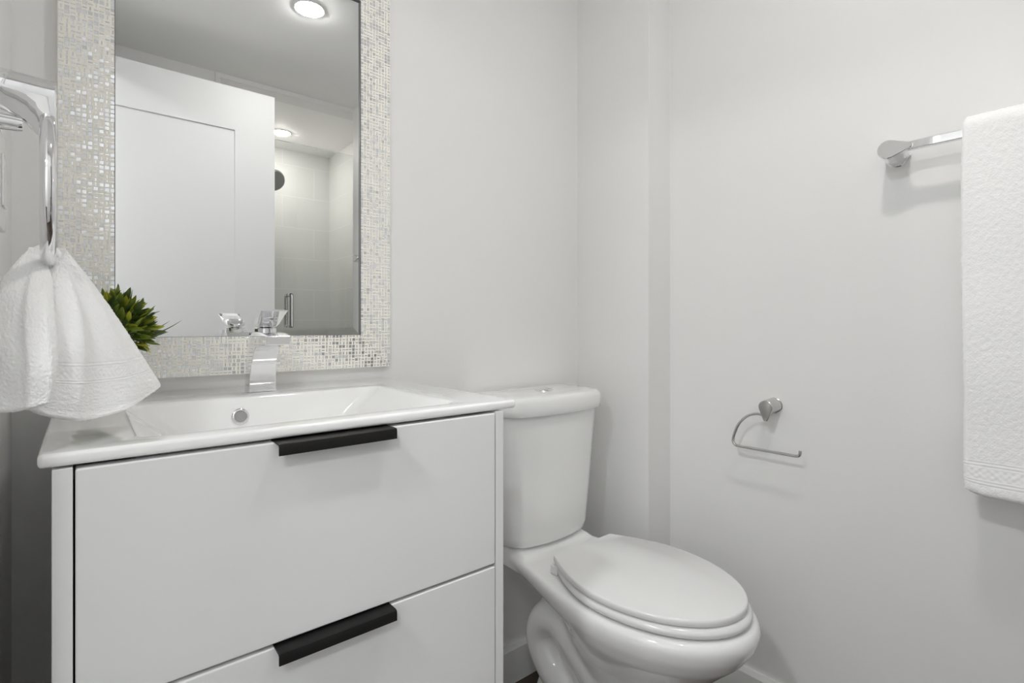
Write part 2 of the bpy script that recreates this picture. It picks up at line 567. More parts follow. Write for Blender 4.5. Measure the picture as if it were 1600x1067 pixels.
# ------------------------------------------------------------------ ceramic sink top
ZT = 0.890
sx0, sx1, sy0, sy1 = -0.031, 0.550, 0.656, YB - 0.001
snk = thing('vanity_sink', 'white ceramic sink top with wide sloped basin on the vanity cabinet', 'sink', (0.2515, 0.9, 0.80))
bm = bmesh.new()
def rect(x0, x1, y0, y1, z):
    return [(x0, y0, z), (x1, y0, z), (x1, y1, z), (x0, y1, z)]
th = 0.0135
tops = [rect(sx0, sx1, sy0, sy1, ZT - th), rect(sx0, sx1, sy0, sy1, ZT), rect(0.048, 0.458, 0.692, 0.978, ZT),
        rect(0.160, 0.345, 0.735, 0.960, ZT - 0.098)]
outer = [rect(0.036, 0.470, 0.680, 0.990, ZT - th), rect(0.150, 0.355, 0.725, 0.974, ZT - 0.112)]
vt = [[bm.verts.new(q) for q in r] for r in tops]
vo = [[bm.verts.new(q) for q in r] for r in outer]
for a, b in ((vt[0], vt[1]), (vt[1], vt[2]), (vt[2], vt[3]), (vo[0], vt[0]), (vo[1], vo[0])):
    for i in range(4):
        j = (i + 1) % 4
        bm.faces.new((a[i], a[j], b[j], b[i]))
bm.faces.new(vt[3])
bm.faces.new(vo[1][::-1])
inner = [e for e in bm.edges if all(v in vt[2] + vt[3] for v in e.verts) and any(v in vt[3] for v in e.verts)]
bmesh.ops.bevel(bm, geom=inner, offset=0.016, segments=7, profile=0.5, affect='EDGES')
bmesh.ops.recalc_face_normals(bm, faces=bm.faces)
rim = [e for e in bm.edges if len(e.link_faces) == 2 and e.calc_face_angle() > math.radians(28)]
bmesh.ops.bevel(bm, geom=rim, offset=0.0042, segments=4, profile=0.5, affect='EDGES')
basin = link('basin', bm, M['ceramic'], snk, smooth=60)
# overflow in the sloped back of the basin
oc = Vector((0.2085, 0.958, 0.856))
on = Vector((0, -0.098, 0.018)).normalized()
oc = Vector((0.2085, 0.978 - (ZT - 0.858) * 0.018 / 0.098, 0.858))
bm = bmesh.new()
lathe(bm, [(0.0085, 0.0005), (0.0125, 0.0005), (0.0135, 0.0018), (0.0125, 0.003), (0.0098, 0.003), (0.0090, 0.0016), (0.0085, 0.0005)][::-1], oc, on, 40)
link('overflow_ring', bm, M['chrome'], snk, smooth=60)
bm = bmesh.new()
lathe(bm, [(0.0001, 0.0004), (0.0092, 0.0004), (0.0092, 0.0012), (0.0001, 0.0012)], oc, on, 32)
link('overflow_hole', bm, M['inside'], snk, smooth=40)
bm = bmesh.new()
lathe(bm, [(0.033, 0.0), (0.033, 0.003), (0.028, 0.005), (0.008, 0.008), (0.0001, 0.008)], (0.2515, 0.83, ZT - 0.098), 'z', 40)
link('drain', bm, M['chrome'], snk, smooth=40)

# ------------------------------------------------------------------ faucet
fa = thing('faucet', 'chrome single lever waterfall faucet on the back ledge of the sink', 'faucet', (0.2575, 1.04, ZT))
FX = 0.2575
def prism(bm, prof, cx):
    """prof: closed list of (y, z, half width)"""
    a = [bm.verts.new((cx - h, y, z)) for y, z, h in prof]
    b = [bm.verts.new((cx + h, y, z)) for y, z, h in prof]
    n = len(prof)
    for i in range(n):
        j = (i + 1) % n
        bm.faces.new((a[i], a[j], b[j], b[i]))
    bm.faces.new(a[::-1])
    bm.faces.new(b)
def smooth_prof(keys, n=6):
    return [tuple(v) for v in catmull(keys, n)]
bm = bmesh.new()
front = smooth_prof([(1.026, 0.8905, 0.0233), (1.0245, 0.915, 0.0225), (1.016, 0.943, 0.0215), (0.999, 0.965, 0.0205), (0.972, 0.9765, 0.0195), (0.928, 0.9785, 0.019)])
back = smooth_prof([(0.924, 0.9935, 0.019), (0.96, 0.9985, 0.0195), (0.995, 1.000, 0.0205), (1.024, 0.996, 0.021), (1.043, 0.978, 0.0215), (1.054, 0.945, 0.0222), (1.058, 0.915, 0.0225), (1.060, 0.8905, 0.0233)])
prism(bm, front + back, FX)
link('body', bm, M['chrome'], fa, smooth=35, bevel=0.0014, seg=3)
bm = bmesh.new()
lathe(bm, [(0.0180, 0.994), (0.0186, 1.0025), (0.0186, 1.0055), (0.017, 1.007)], (FX, 1.010, 0), 'z', 40)
link('collar', bm, M['chrome'], fa, smooth=40)
bm = bmesh.new()
rings = []
for y, hw, zl, zh in catmull4([(1.032, 0.006, 1.009, 1.0125), (1.027, 0.0135, 1.0072, 1.0205), (1.017, 0.0172, 1.007, 1.0262), (1.002, 0.0185, 1.007, 1.0288), (0.988, 0.0190, 1.0095, 1.0298),
                            (0.976, 0.0196, 1.0175, 1.0312), (0.964, 0.0206, 1.0268, 1.0338), (0.950, 0.0216, 1.0356, 1.0385)], 4):
    zc_, hh = (zl + zh) / 2, (zh - zl) / 2
    ring = []
    for k in range(32):
        t = 2 * PI * k / 32
        ct, st = math.cos(t), math.sin(t)
        ring.append((FX + hw * math.copysign(abs(ct) ** 0.6, ct), y, zc_ + hh * math.copysign(abs(st) ** 0.7, st)))
    rings.append(ring)
loft(bm, rings)
link('lever', bm, M['chrome'], fa, smooth=50)

# ------------------------------------------------------------------ mirror
mx0, mx1, mz0, mz1 = 0.0455, 0.4875, 0.990, 1.742
fw, fwb = 0.0735, 0.0735
mi = thing('mirror', 'tall rectangular mirror with a wide champagne mosaic frame above the sink', 'mirror', (0.2665, YB, 1.366))
bm = bmesh.new()
bw = 0.017
# each bevel falls back by its own small amount: bottom, right, top, left
def quad(x0, x1, z0, z1, y):
    return [(x0, y, z0), (x1, y, z0), (x1, y, z1), (x0, y, z1)]
o4 = [(mx0, YM + 0.0002, mz0), (mx1, YM + 0.0008, mz0), (mx1, YM + 0.0008, mz1), (mx0, YM + 0.0002, mz1)]
i4 = [(mx0 + bw, YM, mz0 + bw), (mx1 - bw, YM, mz0 + bw), (mx1 - bw, YM, mz1 - bw), (mx0 + bw, YM, mz1 - bw)]
b4 = [(x, YM + 0.006, z) for x, y, z in o4]
loft(bm, [b4, o4, i4])
link('mirror_glass', bm, M['mirror'], mi)
# frame: four mitred members, each with its own UV in metres
bm = bmesh.new()
uvl = bm.loops.layers.uv.new('UVMap')
yi, yo = YM - 0.0045, YM + 0.001            # inner and outer height of the face
I = [(mx0, mz0), (mx1, mz0), (mx1, mz1), (mx0, mz1)]
O = [(mx0 - fw, mz0 - fwb), (mx1 + fw, mz0 - fwb), (mx1 + fw, mz1 + fw), (mx0 - fw, mz1 + fw)]
for k in range(4):
    j = (k + 1) % 4
    di = (Vector(I[j]) - Vector(I[k])).normalized()
    ni = Vector((di.y, -di.x))
    def pt(q, y):
        return (q[0], y, q[1])
    org = Vector(O[k])
    g = 0.0003
    prof_i = [(I[k], I[j], YM + 0.008), (I[k], I[j], yi), (O[k], O[j], yo), (O[k], O[j], YB - 0.0005)]
    vs = []
    for a, b_, y in prof_i:
        a2 = Vector(a) + di * g
        b2 = Vector(b_) - di * g
        vs.append((bm.verts.new(pt(a2, y)), bm.verts.new(pt(b2, y))))
    for q in range(3):
        f = bm.faces.new((vs[q][0], vs[q][1], vs[q + 1][1], vs[q + 1][0]))
        for lp in f.loops:
            co = Vector((lp.vert.co.x, lp.vert.co.z)) - org
            lp[uvl].uv = (co.dot(di) + k * 3.0, -co.dot(ni) + (0.0 if q == 1 else lp.vert.co.y * 2))
    bm.faces.new([v[0] for v in vs][::-1])
    bm.faces.new([v[1] for v in vs])
link('frame', bm, M['mosaic'], mi, label='champagne frame of tiny woven mosaic tiles')
bm = bmesh.new()
e = 0.0012
for (x0, x1, z0, z1) in ((mx0, mx0 + e, mz0, mz1), (mx1 - e, mx1, mz0, mz1), (mx0 + e, mx1 - e, mz0, mz0 + e * 0.3), (mx0 + e, mx1 - e, mz1 - e, mz1)):
    box(bm, x0, x1, yi + 0.0005, YM + 0.0022, z0, z1)
link('inner_lip', bm, M['edge'], mi)

# ------------------------------------------------------------------ wall fittings of one family: round base lofted into a teardrop face
def teardrop(r, L, n=40, tip=0.35):
    """2D outline, round at the origin, narrowing to a small round tip at distance L along +a"""
    rt = r * tip
    cx = L - rt
    al = math.acos((r - rt) / cx)
    out = []
    h = n // 2
    for k in range(h + 1):
        t = al + (2 * PI - 2 * al) * k / h
        out.append((r * math.cos(t), r * math.sin(t)))
    for k in range(n - h - 1):
        t = -al + 2 * al * (k + 0.5) / (n - h - 1)
        out.append((cx + rt * math.cos(t), rt * math.sin(t)))
    return out

def fitting(bm, base, out, down, length, r0, r, L):
    """base: point on the wall, out: away from the wall, down: direction of the tip"""
    base, out, down = Vector(base), Vector(out), Vector(down)
    side = out.cross(down)
    td = teardrop(r, L)
    m = len(td)
    rings = []
    for s, f, sc in ((0, 0, 1.06), (0.04, 0, 1.06), (0.06, 0.0, 1.0), (0.3, 0.03, 1), (0.45, 0.10, 1), (0.58, 0.25, 1), (0.68, 0.45, 1), (0.77, 0.70, 1), (0.85, 0.90, 1), (0.91, 1, 1), (0.985, 1, 1), (1.0, 1, 0.95)):
        ring = []
        for a, b in td:
            t = math.atan2(b, a)
            ca, cb = r0 * math.cos(t), r0 * math.sin(t)
            aa, bb = ca + (a - ca) * f, cb + (b - cb) * f
            if s == 1.0:
                cx = L * 0.28
                aa, bb = cx + (aa - cx) * sc, bb * sc
            else:
                aa, bb = aa * sc, bb * sc
            ring.append(base + out * (length * s) + down * aa + side * bb)
        rings.append(ring)
    loft(bm, rings)

# toilet paper holder on the right wall
tp = thing('toilet_paper_holder', 'empty brushed nickel toilet paper holder with hooked arm on right wall', 'toilet paper holder', (XR, 0.584, 0.81))
bm = bmesh.new()
fitting(bm, (XR - 0.0003, 0.584, 0.814), (-1, 0, 0), (0, 0, -1), 0.050, 0.0185, 0.0165, 0.034)
link('post', bm, M['satin'], tp, smooth=32)
xa = 1.281
arc = catmull([(xa, 0.588, 0.7915), (xa, 0.606, 0.795), (xa, 0.630, 0.787), (xa, 0.652, 0.765), (xa, 0.665, 0.735), (xa, 0.668, 0.720),
               (xa, 0.664, 0.711), (xa, 0.654, 0.708), (xa, 0.60, 0.708), (xa, 0.53, 0.708), (xa, 0.515, 0.7085), (xa, 0.5085, 0.7125), (xa, 0.507, 0.722)], 8)
bm = bmesh.new()
tube(bm, arc, 0.0035, 14)
link('arm', bm, M['satin'], tp, smooth=50)

# towel bar on the right wall
zb, xb = 1.3655, 1.262
tb = thing('towel_bar', 'chrome towel bar with teardrop posts on the right wall', 'towel bar', (XR, 0.0, zb))
for s in (1, -1):
    bm = bmesh.new()
    fitting(bm, (XR - 0.0003, s * 0.330, zb), (-1, 0, 0), (0, -s, 0), XR - xb + 0.010, 0.021, 0.0185, 0.040)
    link('post', bm, M['chrome'], tb, smooth=32)
bm = bmesh.new()
box(bm, xb - 0.007, xb + 0.006, -0.305, 0.305, zb - 0.008, zb + 0.008)
link('bar', bm, M['chrome'], tb, bevel=0.0015, seg=2)

# ------------------------------------------------------------------ terry towels
def terry(bm, grid_uv, amp, freq):
    """push every vertex along its normal by fine noise so that the pile breaks the outline"""
    bm.normal_update()
    new = []
    for v in bm.verts:
        q = v.co * freq
        d = noise.noise(q) * amp + noise.noise(q * 2.3 + Vector((7, 3, 1))) * amp * 0.7
        new.append(v.co + v.normal * d)
    for v, c in zip(bm.verts, new):
        v.co = c

bt = None
bm = bmesh.new()
uvl = bm.loops.layers.uv.new('UVMap')
# centre line of the folded towel in (x, z): up the back, over the bar, down the front
zt, zl = zb + 0.019, 0.708
xf, xk = xb - 0.019, xb + 0.019
line = [(xk, 0.80 + (zb - 0.80) * i / 60) for i in range(60)]
for i in range(17):
    t = PI * i / 16
    line.append((xb + 0.019 * math.cos(t), zb + 0.002 + 0.019 * math.sin(t)))
nf = 190
for i in range(1, nf + 1):
    s = i / nf
    line.append((xf - 0.004 * math.sin(s * PI) - 0.008 * s * s, zb + (zl - zb) * s))
def thick_towel(line, y0, y1, ny, half, curve, halves=None):
    """cross-section slab with round side edges; ny columns across y"""
    ring_y = []
    m = 8
    cols = []
    # perimeter: front face from y1 to y0, round edge, back face, round edge
    per = []
    for k in range(ny + 1):
        per.append((y1 + (y0 - y1) * k / ny, 1.0))
    for k in range(1, m):
        a = PI * k / m
        per.append((y0 - half * math.sin(a), math.cos(a)))
    for k in range(ny + 1):
        per.append((y0 + (y1 - y0) * k / ny, -1.0))
    for k in range(1, m):
        a = PI * k / m
        per.append((y1 + half * math.sin(a), -math.cos(a)))
    n = len(per)
    L_ = 0
    rows = []
    lens = []
    for i, (x, z) in enumerate(line):
        a = line[max(i - 1, 0)]
        b = line[min(i + 1, len(line) - 1)]
        tx, tz = b[0] - a[0], b[1] - a[1]
        q = math.hypot(tx, tz)
        nx, nz = tz / q, -tx / q
        if i:
            L_ += math.hypot(x - line[i - 1][0], z - line[i - 1][1])
        lens.append(L_)
        rest = min(i, len(line) - 1 - i)
        hh = half * math.sqrt(max(0.05, 1 - max(0, (3 - rest) / 3.2) ** 2))
        row = []
        for (y, s) in per:
            yy = y + curve(y, z, i > 70)
            row.append(bm.verts.new((x - nx * hh * s * 1.0, yy, z - nz * hh * s)))
        rows.append(row)
    for i in range(len(rows) - 1):
        for k in range(n):
            j = (k + 1) % n
            f = bm.faces.new((rows[i][k], rows[i][j], rows[i + 1][j], rows[i + 1][k]))
            for lp in f.loops:
                idx = i if lp.vert in (rows[i][k], rows[i][j]) else i + 1
                front0 = lens[76]
                lp[uvl].uv = (lp.vert.co.y, lens[idx] - front0)
    bm.faces.new(rows[0][::-1])
    bm.faces.new(rows[-1])
def bt_curve(y, z, front):
    # the left edge bows in slightly above the border and flares at the hem corner
    s = max(0.0, min(1.0, (0.80 - z) / 0.10))
    edge = max(0.0, min(1.0, (y - 0.17) / 0.05))
    return edge * (-0.006 * s * s + 0.003 * math.sin((1.4 - z) * 9))
thick_towel(line, -0.20, 0.204, 160, 0.0085, bt_curve)
for v in bm.verts:
    # the hem corner rounds upward
    if v.co.x < xb and v.co.y > 0.165 and v.co.z < 0.75:
        s = ((v.co.y - 0.165) / 0.045) ** 2
        v.co.z += 0.010 * s * ((0.75 - v.co.z) / 0.045)
    v.co.x += 0.004 * noise.noise(v.co * 7) if v.co.x < xb - 0.012 else 0
terry(bm, None, 0.0011, 190)
bt = link('bath_towel', bm, M['towel_big'], smooth=80)
bt['label'] = 'large white terry bath towel folded over the chrome towel bar'
bt['category'] = 'towel'

# towel ring on the left wall
TRY, TRX = 0.695, -0.0245
trg = thing('towel_ring', 'chrome towel ring on a square-topped arm on the left wall', 'towel ring', (XL, TRY, 1.24))
bm = bmesh.new()
fitting(bm, (XL + 0.0003, TRY, 1.2375), (1, 0, 0), (0, 0, -1), 0.0655, 0.019, 0.0165, 0.046)
link('arm', bm, M['chrome'], trg, smooth=32)
bm = bmesh.new()
lathe(bm, [(0.0125, 0.0003), (0.0125, 0.004), (0.0085, 0.010), (0.0068, 0.038), (0.0060, 0.041), (0.0001, 0.0412)], (XL, TRY, 1.206), (1, 0, 0), 28)
link('bracket', bm, M['chrome'], trg, smooth=35)
bm = bmesh.new()
d = Vector((-0.047, 1.336, 0)).normalized()
rc = Vector((TRX, TRY, 1.1425))
tube(bm, [rc + d * (0.070 * math.cos(2 * PI * k / 72)) + Vector((0, 0, 0.0705 * math.sin(2 * PI * k / 72))) for k in range(72)], 0.0061, 20, closed=True)
link('ring', bm, M['chrome'], trg, smooth=60)

# hand towel pulled through the ring: one half on the wall side, one on the room side
RL = [(-0.0165, 0.690, 1.0816), (-0.0236, 0.676, 1.0592), (-0.0246, 0.662, 1.0282), (-0.0278, 0.650, 0.9924), (-0.0319, 0.645, 0.9634), (-0.0342, 0.640, 0.9450), (-0.0346, 0.640, 0.9352)]
RR = [(-0.0150, 0.692, 1.0885), (0.0000, 0.700, 1.0662), (0.0215, 0.720, 1.0309), (0.0441, 0.740, 0.9917), (0.0616, 0.755, 0.9605), (0.0727, 0.765, 0.9420), (0.0740, 0.765, 0.9367)]
LL = [(-0.0330, 0.690, 1.0870), (-0.0419, 0.675, 1.0735), (-0.0528, 0.665, 1.0511), (-0.0591, 0.660, 1.0274), (-0.0610, 0.650, 0.9932), (-0.0625, 0.645, 0.9654), (-0.0636, 0.640, 0.9370)]
LR = [(-0.0325, 0.688, 1.0811), (-0.0236, 0.664, 1.0585), (-0.0212, 0.645, 1.0279), (-0.0185, 0.635, 0.9926), (-0.0176, 0.630, 0.9695), (-0.0196, 0.630, 0.9511), (-0.0218, 0.630, 0.9409)]
bm = bmesh.new()
uvl = bm.loops.layers.uv.new('UVMap')
def lobe(Lc, Rc, thick, sag, folds, v0=0.0, ns=150, nw=110):
    A, B = catmull(Lc, 10), catmull(Rc, 10)
    rows = []
    info = []
    for i in range(ns + 1):
        t = i / ns
        a, b = sample(A, t), sample(B, t)
        wv = b - a
        wid = wv.length
        hv = Vector((wv.x, wv.y, 0)).normalized()
        nrm = Vector((hv.y, -hv.x, 0))                   # towards the doorway
        th_ = thick(t) * math.sqrt(max(0.02, 1 - max(0, (t - 0.972) / 0.029) ** 2))
        row, inf = [], []
        npts = 2 * nw
        for k in range(npts):
            if k < nw:
                u = k / (nw - 1)
                sgn = 1
            else:
                u = 1 - (k - nw) / (nw - 1)
                sgn = -1
            cu = 0.5 - 0.5 * math.cos(PI * u)
            prof = math.sqrt(max(0.0, math.sin(PI * u)))
            prof = min(1.0, prof * 1.15)
            p = a + wv * cu
            dr = sag * 4 * cu * (1 - cu) * (1.25 - 0.5 * cu) * t ** 3
            off = th_ * 0.5 * sgn * prof
            rip = sum(am * (min(1, t * 2.2)) * math.cos((cu - c0 - sl * t) / wd * PI) * math.exp(-((cu - c0 - sl * t) / wd) ** 2 * 1.2) for am, c0, sl, wd in folds)
            p = p + nrm * (off + rip * (min(1.0, prof * 1.3) if sgn > 0 else 0.8 * prof))
            p.z -= dr
            row.append(bm.verts.new(p))
            inf.append((cu * max(wid, 0.05), v0 + t * 0.155))
        rows.append(row)
        info.append(inf)
    n = 2 * nw
    for i in range(ns):
        for k in range(n):
            j = (k + 1) % n
            f = bm.faces.new((rows[i][k], rows[i][j], rows[i + 1][j], rows[i + 1][k]))
            src = {rows[i][k]: info[i][k], rows[i][j]: info[i][j], rows[i + 1][j]: info[i + 1][j], rows[i + 1][k]: info[i + 1][k]}
            for lp in f.loops:
                lp[uvl].uv = src[lp.vert]
    bm.faces.new(rows[0][::-1])
    bm.faces.new(rows[-1])
lobe(RL, RR, lambda t: 0.012 + 0.010 * math.sin(PI * min(1, t * 1.1)), 0.021,
     [(0.0035, 0.34, -0.14, 0.18), (0.003, 0.70, -0.04, 0.24)])
lobe(LL, LR, lambda t: 0.012 + 0.008 * math.sin(PI * min(1, t * 1.1)), 0.004,
     [(0.003, 0.70, 0.05, 0.24)], 0.2)
# saddle of cloth over the bottom of the ring
sad = catmull([(-0.037, 0.700, 1.066), (-0.0325, 0.701, 1.082), (-0.0245, 0.703, 1.0845), (-0.016, 0.703, 1.080), (-0.011, 0.702, 1.064)], 12)
rings = []
for i, q in enumerate(sad):
    t = (sad[min(i + 1, len(sad) - 1)] - sad[max(i - 1, 0)]).normalized()
    up = Vector((0, 1, 0)).cross(t).normalized()
    rings.append([q + Vector((0, 1, 0)) * (0.016 * math.cos(2 * PI * k / 24)) + up * (0.0065 * math.sin(2 * PI * k / 24)) for k in range(24)])
loft(bm, rings)
bmesh.ops.recalc_face_normals(bm, faces=bm.faces)
terry(bm, None, 0.0006, 520)
ht = link('hand_towel', bm, M['towel_small'], smooth=80)
ht['label'] = 'small white terry hand towel pulled through the towel ring'
ht['category'] = 'towel'

# ------------------------------------------------------------------ potted plant
PX, PY = 0.040, 1.062
pl = thing('potted_plant', 'small bushy green potted plant behind the hand towel on the sink ledge', 'plant', (PX, PY, ZT))
bm = bmesh.new()
lathe(bm, [(0.0001, 0.001), (0.026, 0.001), (0.030, 0.006), (0.034, 0.062), (0.031, 0.062), (0.030, 0.054), (0.0001, 0.054)], (PX, PY, ZT), 'z', 40)
link('pot', bm, M['pot'], pl, smooth=40)
bm = bmesh.new()
cl = bm.loops.layers.float_color.new('tint')
PC = Vector((PX, PY, ZT + 0.118))
rnd = random.Random(11)
def leaf(base, d, L_, W, curl, col0, col1):
    d = d.normalized()
    up = Vector((0, 0, 1))
    side = d.cross(up)
    if side.length < 0.2:
        side = d.cross(Vector((1, 0, 0)))
    side.normalize()
    rot = Matrix.Rotation(rnd.uniform(-0.9, 0.9), 3, d)
    side = rot @ side
    nrm = side.cross(d).normalized()
    n = 7
    prev = None
    for i in range(n + 1):
        t = i / n
        wd = W * (math.sin(PI * t ** 0.8) ** 0.75 if 0 < t < 1 else 0.0)
        if t < 0.18:
            wd = W * 0.18
        c = base + d * (L_ * t) + nrm * (curl * L_ * t * t)
        a, b_, m_ = c - side * wd + nrm * wd * 0.35, c + side * wd + nrm * wd * 0.35, c
        cur = [bm.verts.new(a), bm.verts.new(m_), bm.verts.new(b_)]
        if prev:
            for q in range(2):
                f = bm.faces.new((prev[q], prev[q + 1], cur[q + 1], cur[q]))
                for lp in f.loops:
                    tt = t if lp.vert in cur else (i - 1) / n
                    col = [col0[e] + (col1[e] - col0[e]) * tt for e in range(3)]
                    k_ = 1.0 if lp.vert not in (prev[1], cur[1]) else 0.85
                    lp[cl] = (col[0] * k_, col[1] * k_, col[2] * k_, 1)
        prev = cur
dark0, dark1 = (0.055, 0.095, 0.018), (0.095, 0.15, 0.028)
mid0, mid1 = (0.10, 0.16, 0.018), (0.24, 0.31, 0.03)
yellow0, yellow1 = (0.22, 0.27, 0.02), (0.56, 0.56, 0.05)  # yellow-green leaves, dealt out at random
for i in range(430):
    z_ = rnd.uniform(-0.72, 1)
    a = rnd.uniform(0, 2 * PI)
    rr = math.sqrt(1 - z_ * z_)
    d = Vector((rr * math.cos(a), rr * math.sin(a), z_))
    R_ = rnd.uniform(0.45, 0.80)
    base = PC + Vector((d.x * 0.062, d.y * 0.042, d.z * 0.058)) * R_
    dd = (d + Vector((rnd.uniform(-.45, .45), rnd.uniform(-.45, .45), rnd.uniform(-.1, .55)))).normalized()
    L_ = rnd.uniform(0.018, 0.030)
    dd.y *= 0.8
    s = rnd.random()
    c0, c1 = (dark0, dark1) if s < 0.40 else (mid0, mid1) if s < 0.72 else (yellow0, yellow1)
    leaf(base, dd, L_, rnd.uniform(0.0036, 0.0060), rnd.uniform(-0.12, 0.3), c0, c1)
leaf(PC + Vector((0.045, -0.01, -0.015)), Vector((1, -0.1, 0.25)), 0.056, 0.0032, 0.28, dark0, mid0)
leaf(PC + Vector((0.048, -0.01, -0.018)), Vector((1, -0.1, 0.28)), 0.030, 0.0040, 0.1, dark0, mid0)
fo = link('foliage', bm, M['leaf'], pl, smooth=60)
# stems inside
bm = bmesh.new()
for i in range(46):
    z_ = rnd.uniform(-0.3, 1)
    a = rnd.uniform(0, 2 * PI)
    rr = math.sqrt(1 - z_ * z_)
    e_ = PC + Vector((rr * math.cos(a) * 0.046, rr * math.sin(a) * 0.034, z_ * 0.045))
    b0 = Vector((PX + rnd.uniform(-.015, .015), PY + rnd.uniform(-.015, .015), ZT + 0.053))
    tube(bm, catmull([b0, b0.lerp(e_, 0.5) + Vector((0, 0, 0.01)), e_], 4), 0.0011, 6)
link('stems', bm, principled('plant_stem', (0.10, 0.16, 0.03), 0.5), pl, smooth=60)

# ------------------------------------------------------------------ toilet
TX = 0.967
to = thing('toilet', 'white ceramic two-piece toilet with closed lid beside the vanity', 'toilet', (TX, 0.80, 0))
def egg(z, yf, yw, w, yb, wb, n=32, back=8, ease='cos'):
    """outline: half ellipse in front, sides easing to a flat back edge"""
    pts = []
    def half(s):
        if ease == 'cos':
            return wb + (w - wb) * (0.5 + 0.5 * math.cos(PI * s))
        return wb + (w - wb) * (1 - s ** 1.8)
    for k in range(n + 1):                       # right widest -> front -> left widest
        t = PI * k / n
        pts.append((TX + w * math.cos(t), yw - (yw - yf) * math.sin(t), z))
    for k in range(1, n // 2 + 1):               # left side, back
        s = k / (n // 2)
        pts.append((TX - half(s), yw + (yb - yw) * s, z))
    for k in range(1, back):
        s = k / back
        pts.append((TX - wb + 2 * wb * s, yb, z))
    for k in range(n // 2, 0, -1):
        s = k / (n // 2)
        pts.append((TX + half(s), yw + (yb - yw) * s, z))
    return pts
bm = bmesh.new()
secs = [(0.0, .60, .80, .108, 1.0, .104), (0.03, .60, .80, .108, 1.0, .104), (0.06, .615, .80, .096, 0.99, .092), (0.15, .625, .79, .088, 0.97, .076),
        (0.22, .61, .775, .096, 0.96, .070), (0.28, .57, .755, .118, 0.95, .07), (0.325, .525, .735, .146, 0.95, .075), (0.36, .49, .722, .166, 0.98, .085),
        (0.39, .470, .715, .178, 1.10, .108), (0.410, .464, .713, .181, 1.118, .118), (0.422, .466, .713, .179, 1.12, .120), (0.430, .474, .713, .172, 1.116, .116)]
loft(bm, [egg(*q) for q in secs])
# the deck under the tank rises a little
dk = []
for z, q in ((0.390, 0.0), (0.424, 0.0), (0.440, 0.004), (0.447, 0.012)):
    dk.append([(TX + a * (0.124 - q), y, z) for a, y in ((-1, 0.965 + q * 4), (1, 0.965 + q * 4), (1, 1.118 - q), (-1, 1.118 - q))])
loft(bm, dk)
for sgn in (-1, 1):
    # sculpted trapway on each side
    tube(bm, catmull([(TX + sgn * 0.062, 0.77, 0.205), (TX + sgn * 0.076, 0.825, 0.262), (TX + sgn * 0.080, 0.880, 0.305), (TX + sgn * 0.082, 0.930, 0.298),
                      (TX + sgn * 0.082, 0.952, 0.250), (TX + sgn * 0.080, 0.925, 0.195), (TX + sgn * 0.076, 0.870, 0.150), (TX + sgn * 0.074, 0.83, 0.10), (TX + sgn * 0.072, 0.81, 0.02)], 8), 0.043, 18)
bw_ = link('bowl', bm, M['ceramic'], to)
rm = bw_.modifiers.new('remesh', 'REMESH')
rm.mode = 'VOXEL'
rm.voxel_size = 0.0055
rm.use_smooth_shade = True
sm = bw_.modifiers.new('smooth', 'SMOOTH')
sm.iterations = 8
sm.factor = 0.6
bake(bw_)
# tank: bowed front, tapering down
def tank_ring(z, w, yf, yb, bow, r=0.04):
    pts = []
    m = 32
    for k in range(m + 1):
        q = -1 + 2 * k / m
        ss = math.copysign(abs(q) ** 0.7, q)
        edge = max(0.0, (abs(ss) * w - (w - r)) / r)
        y = yf + bow * ss * ss + r * (1 - math.sqrt(max(0, 1 - edge * edge)))
        pts.append((TX + ss * w, y, z))
    pts.append((TX + w, yb, z))
    for k in range(1, 8):
        pts.append((TX + w - 2 * w * k / 8, yb, z))
    pts.append((TX - w, yb, z))
    return pts
bm = bmesh.new()
loft(bm, [tank_ring(0.447, 0.122, 0.992, 1.130, 0.024), tank_ring(0.449, 0.133, 0.981, 1.132, 0.026), tank_ring(0.455, 0.140, 0.975, 1.134, 0.028),
          tank_ring(0.475, 0.145, 0.970, 1.135, 0.030), tank_ring(0.57, 0.153, 0.966, 1.135, 0.030), tank_ring(0.68, 0.163, 0.962, 1.136, 0.030), tank_ring(0.789, 0.173, 0.958, 1.136, 0.030)])
link('tank', bm, M['ceramic'], to, smooth=50)
bm = bmesh.new()
lid = []
for z, g in ((0.786, -0.004), (0.7855, 0.004), (0.788, 0.0065), (0.802, 0.008), (0.820, 0.008), (0.828, 0.0055), (0.8325, 0.0005), (0.8350, -0.008), (0.8365, -0.025)):
    lid.append(tank_ring(z, 0.177 + g, 0.951 - g, 1.139 + min(g, 0), 0.030, 0.05))
loft(bm, lid)
link('tank_lid', bm, M['ceramic'], to, smooth=50)
bm = bmesh.new()
lathe(bm, [(0.0001, 0), (0.024, 0), (0.0235, 0.003), (0.020, 0.006), (0.010, 0.0085), (0.0001, 0.009)], (TX, 1.035, 0.8362), 'z', 40)
link('flush_button', bm, M['chrome'], to, smooth=30)
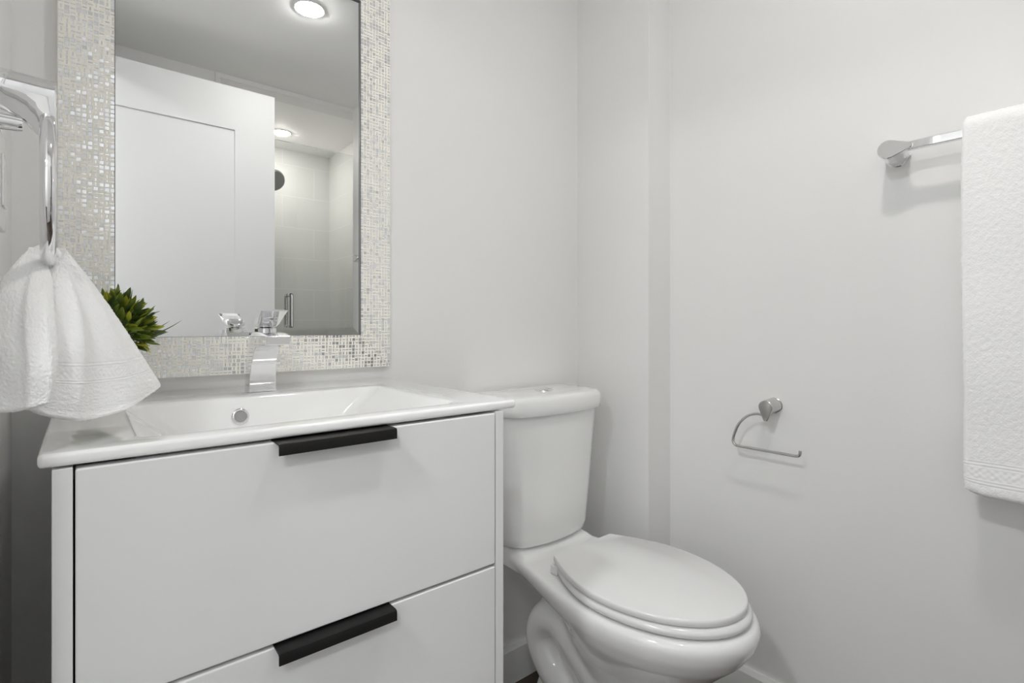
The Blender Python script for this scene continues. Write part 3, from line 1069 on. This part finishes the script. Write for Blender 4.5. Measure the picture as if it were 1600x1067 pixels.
# seat and lid
bm = bmesh.new()
loft(bm, [egg(z, .479 + g, .713, .168 - g, .882, .104 - g * .5, ease='par') for z, g in ((0.4335, 0.010), (0.435, 0.003), (0.440, 0), (0.445, 0.001), (0.4495, 0.005), (0.4515, 0.011))])
link('seat', bm, M['seat'], to, smooth=60)
bm = bmesh.new()
loft(bm, [egg(z, .488 + g, .713, .164 - g,   .893 - g * .3, .102 - g * .3, ease='par') for z, g in ((0.4530, 0.006), (0.4545, 0.001), (0.459, 0), (0.4640, 0.0005), (0.4665, 0.002), (0.4678, 0.005))])
link('seat_lid', bm, M['seat'], to, smooth=40)
for q in (-1, 1):
    bm = bmesh.new()
    box(bm, TX + q * 0.092 - 0.025, TX + q * 0.092 + 0.025, 0.868, 0.890, 0.430, 0.452)
    link('hinge', bm, M['seat'], to, bevel=0.004, seg=3)
for q in (-1, 1):
    bm = bmesh.new()
    lathe(bm, [(0.012, 0), (0.012, 0.008), (0.008, 0.014), (0.0001, 0.016)], (TX + q * 0.096, 0.74, 0.028), 'z', 24)
    link('bolt_cap', bm, M['seat'], to, smooth=40)

# ------------------------------------------------------------------ light switch on the left wall
sw = thing('light_switch', 'white light switch plate on the left wall beside the mirror', 'switch', (XL, 0.955, 1.20))
bm = bmesh.new()
box(bm, XL + 0.0003, XL + 0.006, 0.915, 0.990, 1.137, 1.262)
link('plate', bm, M['plastic'], sw, bevel=0.002, seg=3)
bm = bmesh.new()
box(bm, XL + 0.006, XL + 0.0085, 0.936, 0.969, 1.166, 1.233)
link('rocker', bm, M['plastic'], sw, bevel=0.001, seg=2)

# ------------------------------------------------------------------ shower fittings
gd = thing('shower_door', 'frameless clear glass shower panel with chrome pull handle', 'shower door', (0.92, YF - 0.06, 0.1))
bm = boxes((SX + 0.004, XR - 0.004, YF - 0.035, YF - 0.026, 0.102, 1.962))
link('glass_panel', bm, M['glass'], gd)
bm = bmesh.new()
hx = 0.834
for y0, s in ((YF - 0.0258, 1), (YF - 0.0352, -1)):
    z0, z1, o_ = 1.003, 1.170, 0.042
    pts = catmull([(hx, y0, z1), (hx, y0 + s * 0.028, z1), (hx, y0 + s * (o_ - 0.004), z1 - 0.004), (hx, y0 + s * o_, z1 - 0.014), (hx, y0 + s * o_, (z0 + z1) / 2),
                   (hx, y0 + s * o_, z0 + 0.014), (hx, y0 + s * (o_ - 0.004), z0 + 0.004), (hx, y0 + s * 0.028, z0), (hx, y0, z0)], 6)
    tube(bm, pts, 0.0095, 18)
link('handle', bm, M['chrome'], gd, smooth=60, label='chrome pull handle')
bm = boxes((XR - 0.05, XR - 0.002, YF - 0.040, YF - 0.021, 0.35, 0.43), (XR - 0.05, XR - 0.002, YF - 0.040, YF - 0.021, 1.65, 1.73))
link('hinges', bm, M['chrome'], gd, bevel=0.002)

sh = thing('shower_head', 'round grey shower head on the tiled shower wall, seen in the mirror', 'shower head', (0.936, YS, 1.98))
hc = Vector((0.936, -1.22, 1.922))
hn = Vector((0.10, 0.86, -0.52)).normalized()
bm = bmesh.new()
tube(bm, catmull([(0.936, YS + 0.001, 1.995), (0.936, -1.36, 2.005), (0.936, -1.30, 1.985), hc - hn * 0.028], 8), 0.0095, 16)
lathe(bm, [(0.028, 0), (0.028, 0.006), (0.012, 0.012)], (0.936, YS + 0.0005, 1.995), (0, 1, 0), 32)
link('arm', bm, M['chrome'], sh, smooth=50)
bm = bmesh.new()
lathe(bm, [(0.012, -0.034), (0.020, -0.026), (0.060, -0.010), (0.068, -0.004), (0.068, 0.0), (0.064, 0.001)], hc, hn, 40)
link('head', bm, M['satin'], sh, smooth=40)
bm = bmesh.new()
lathe(bm, [(0.064, 0.0012), (0.063, 0.003), (0.0001, 0.0034)], hc, hn, 40)
link('nozzle_plate', bm, M['nozzle'], sh, smooth=40)
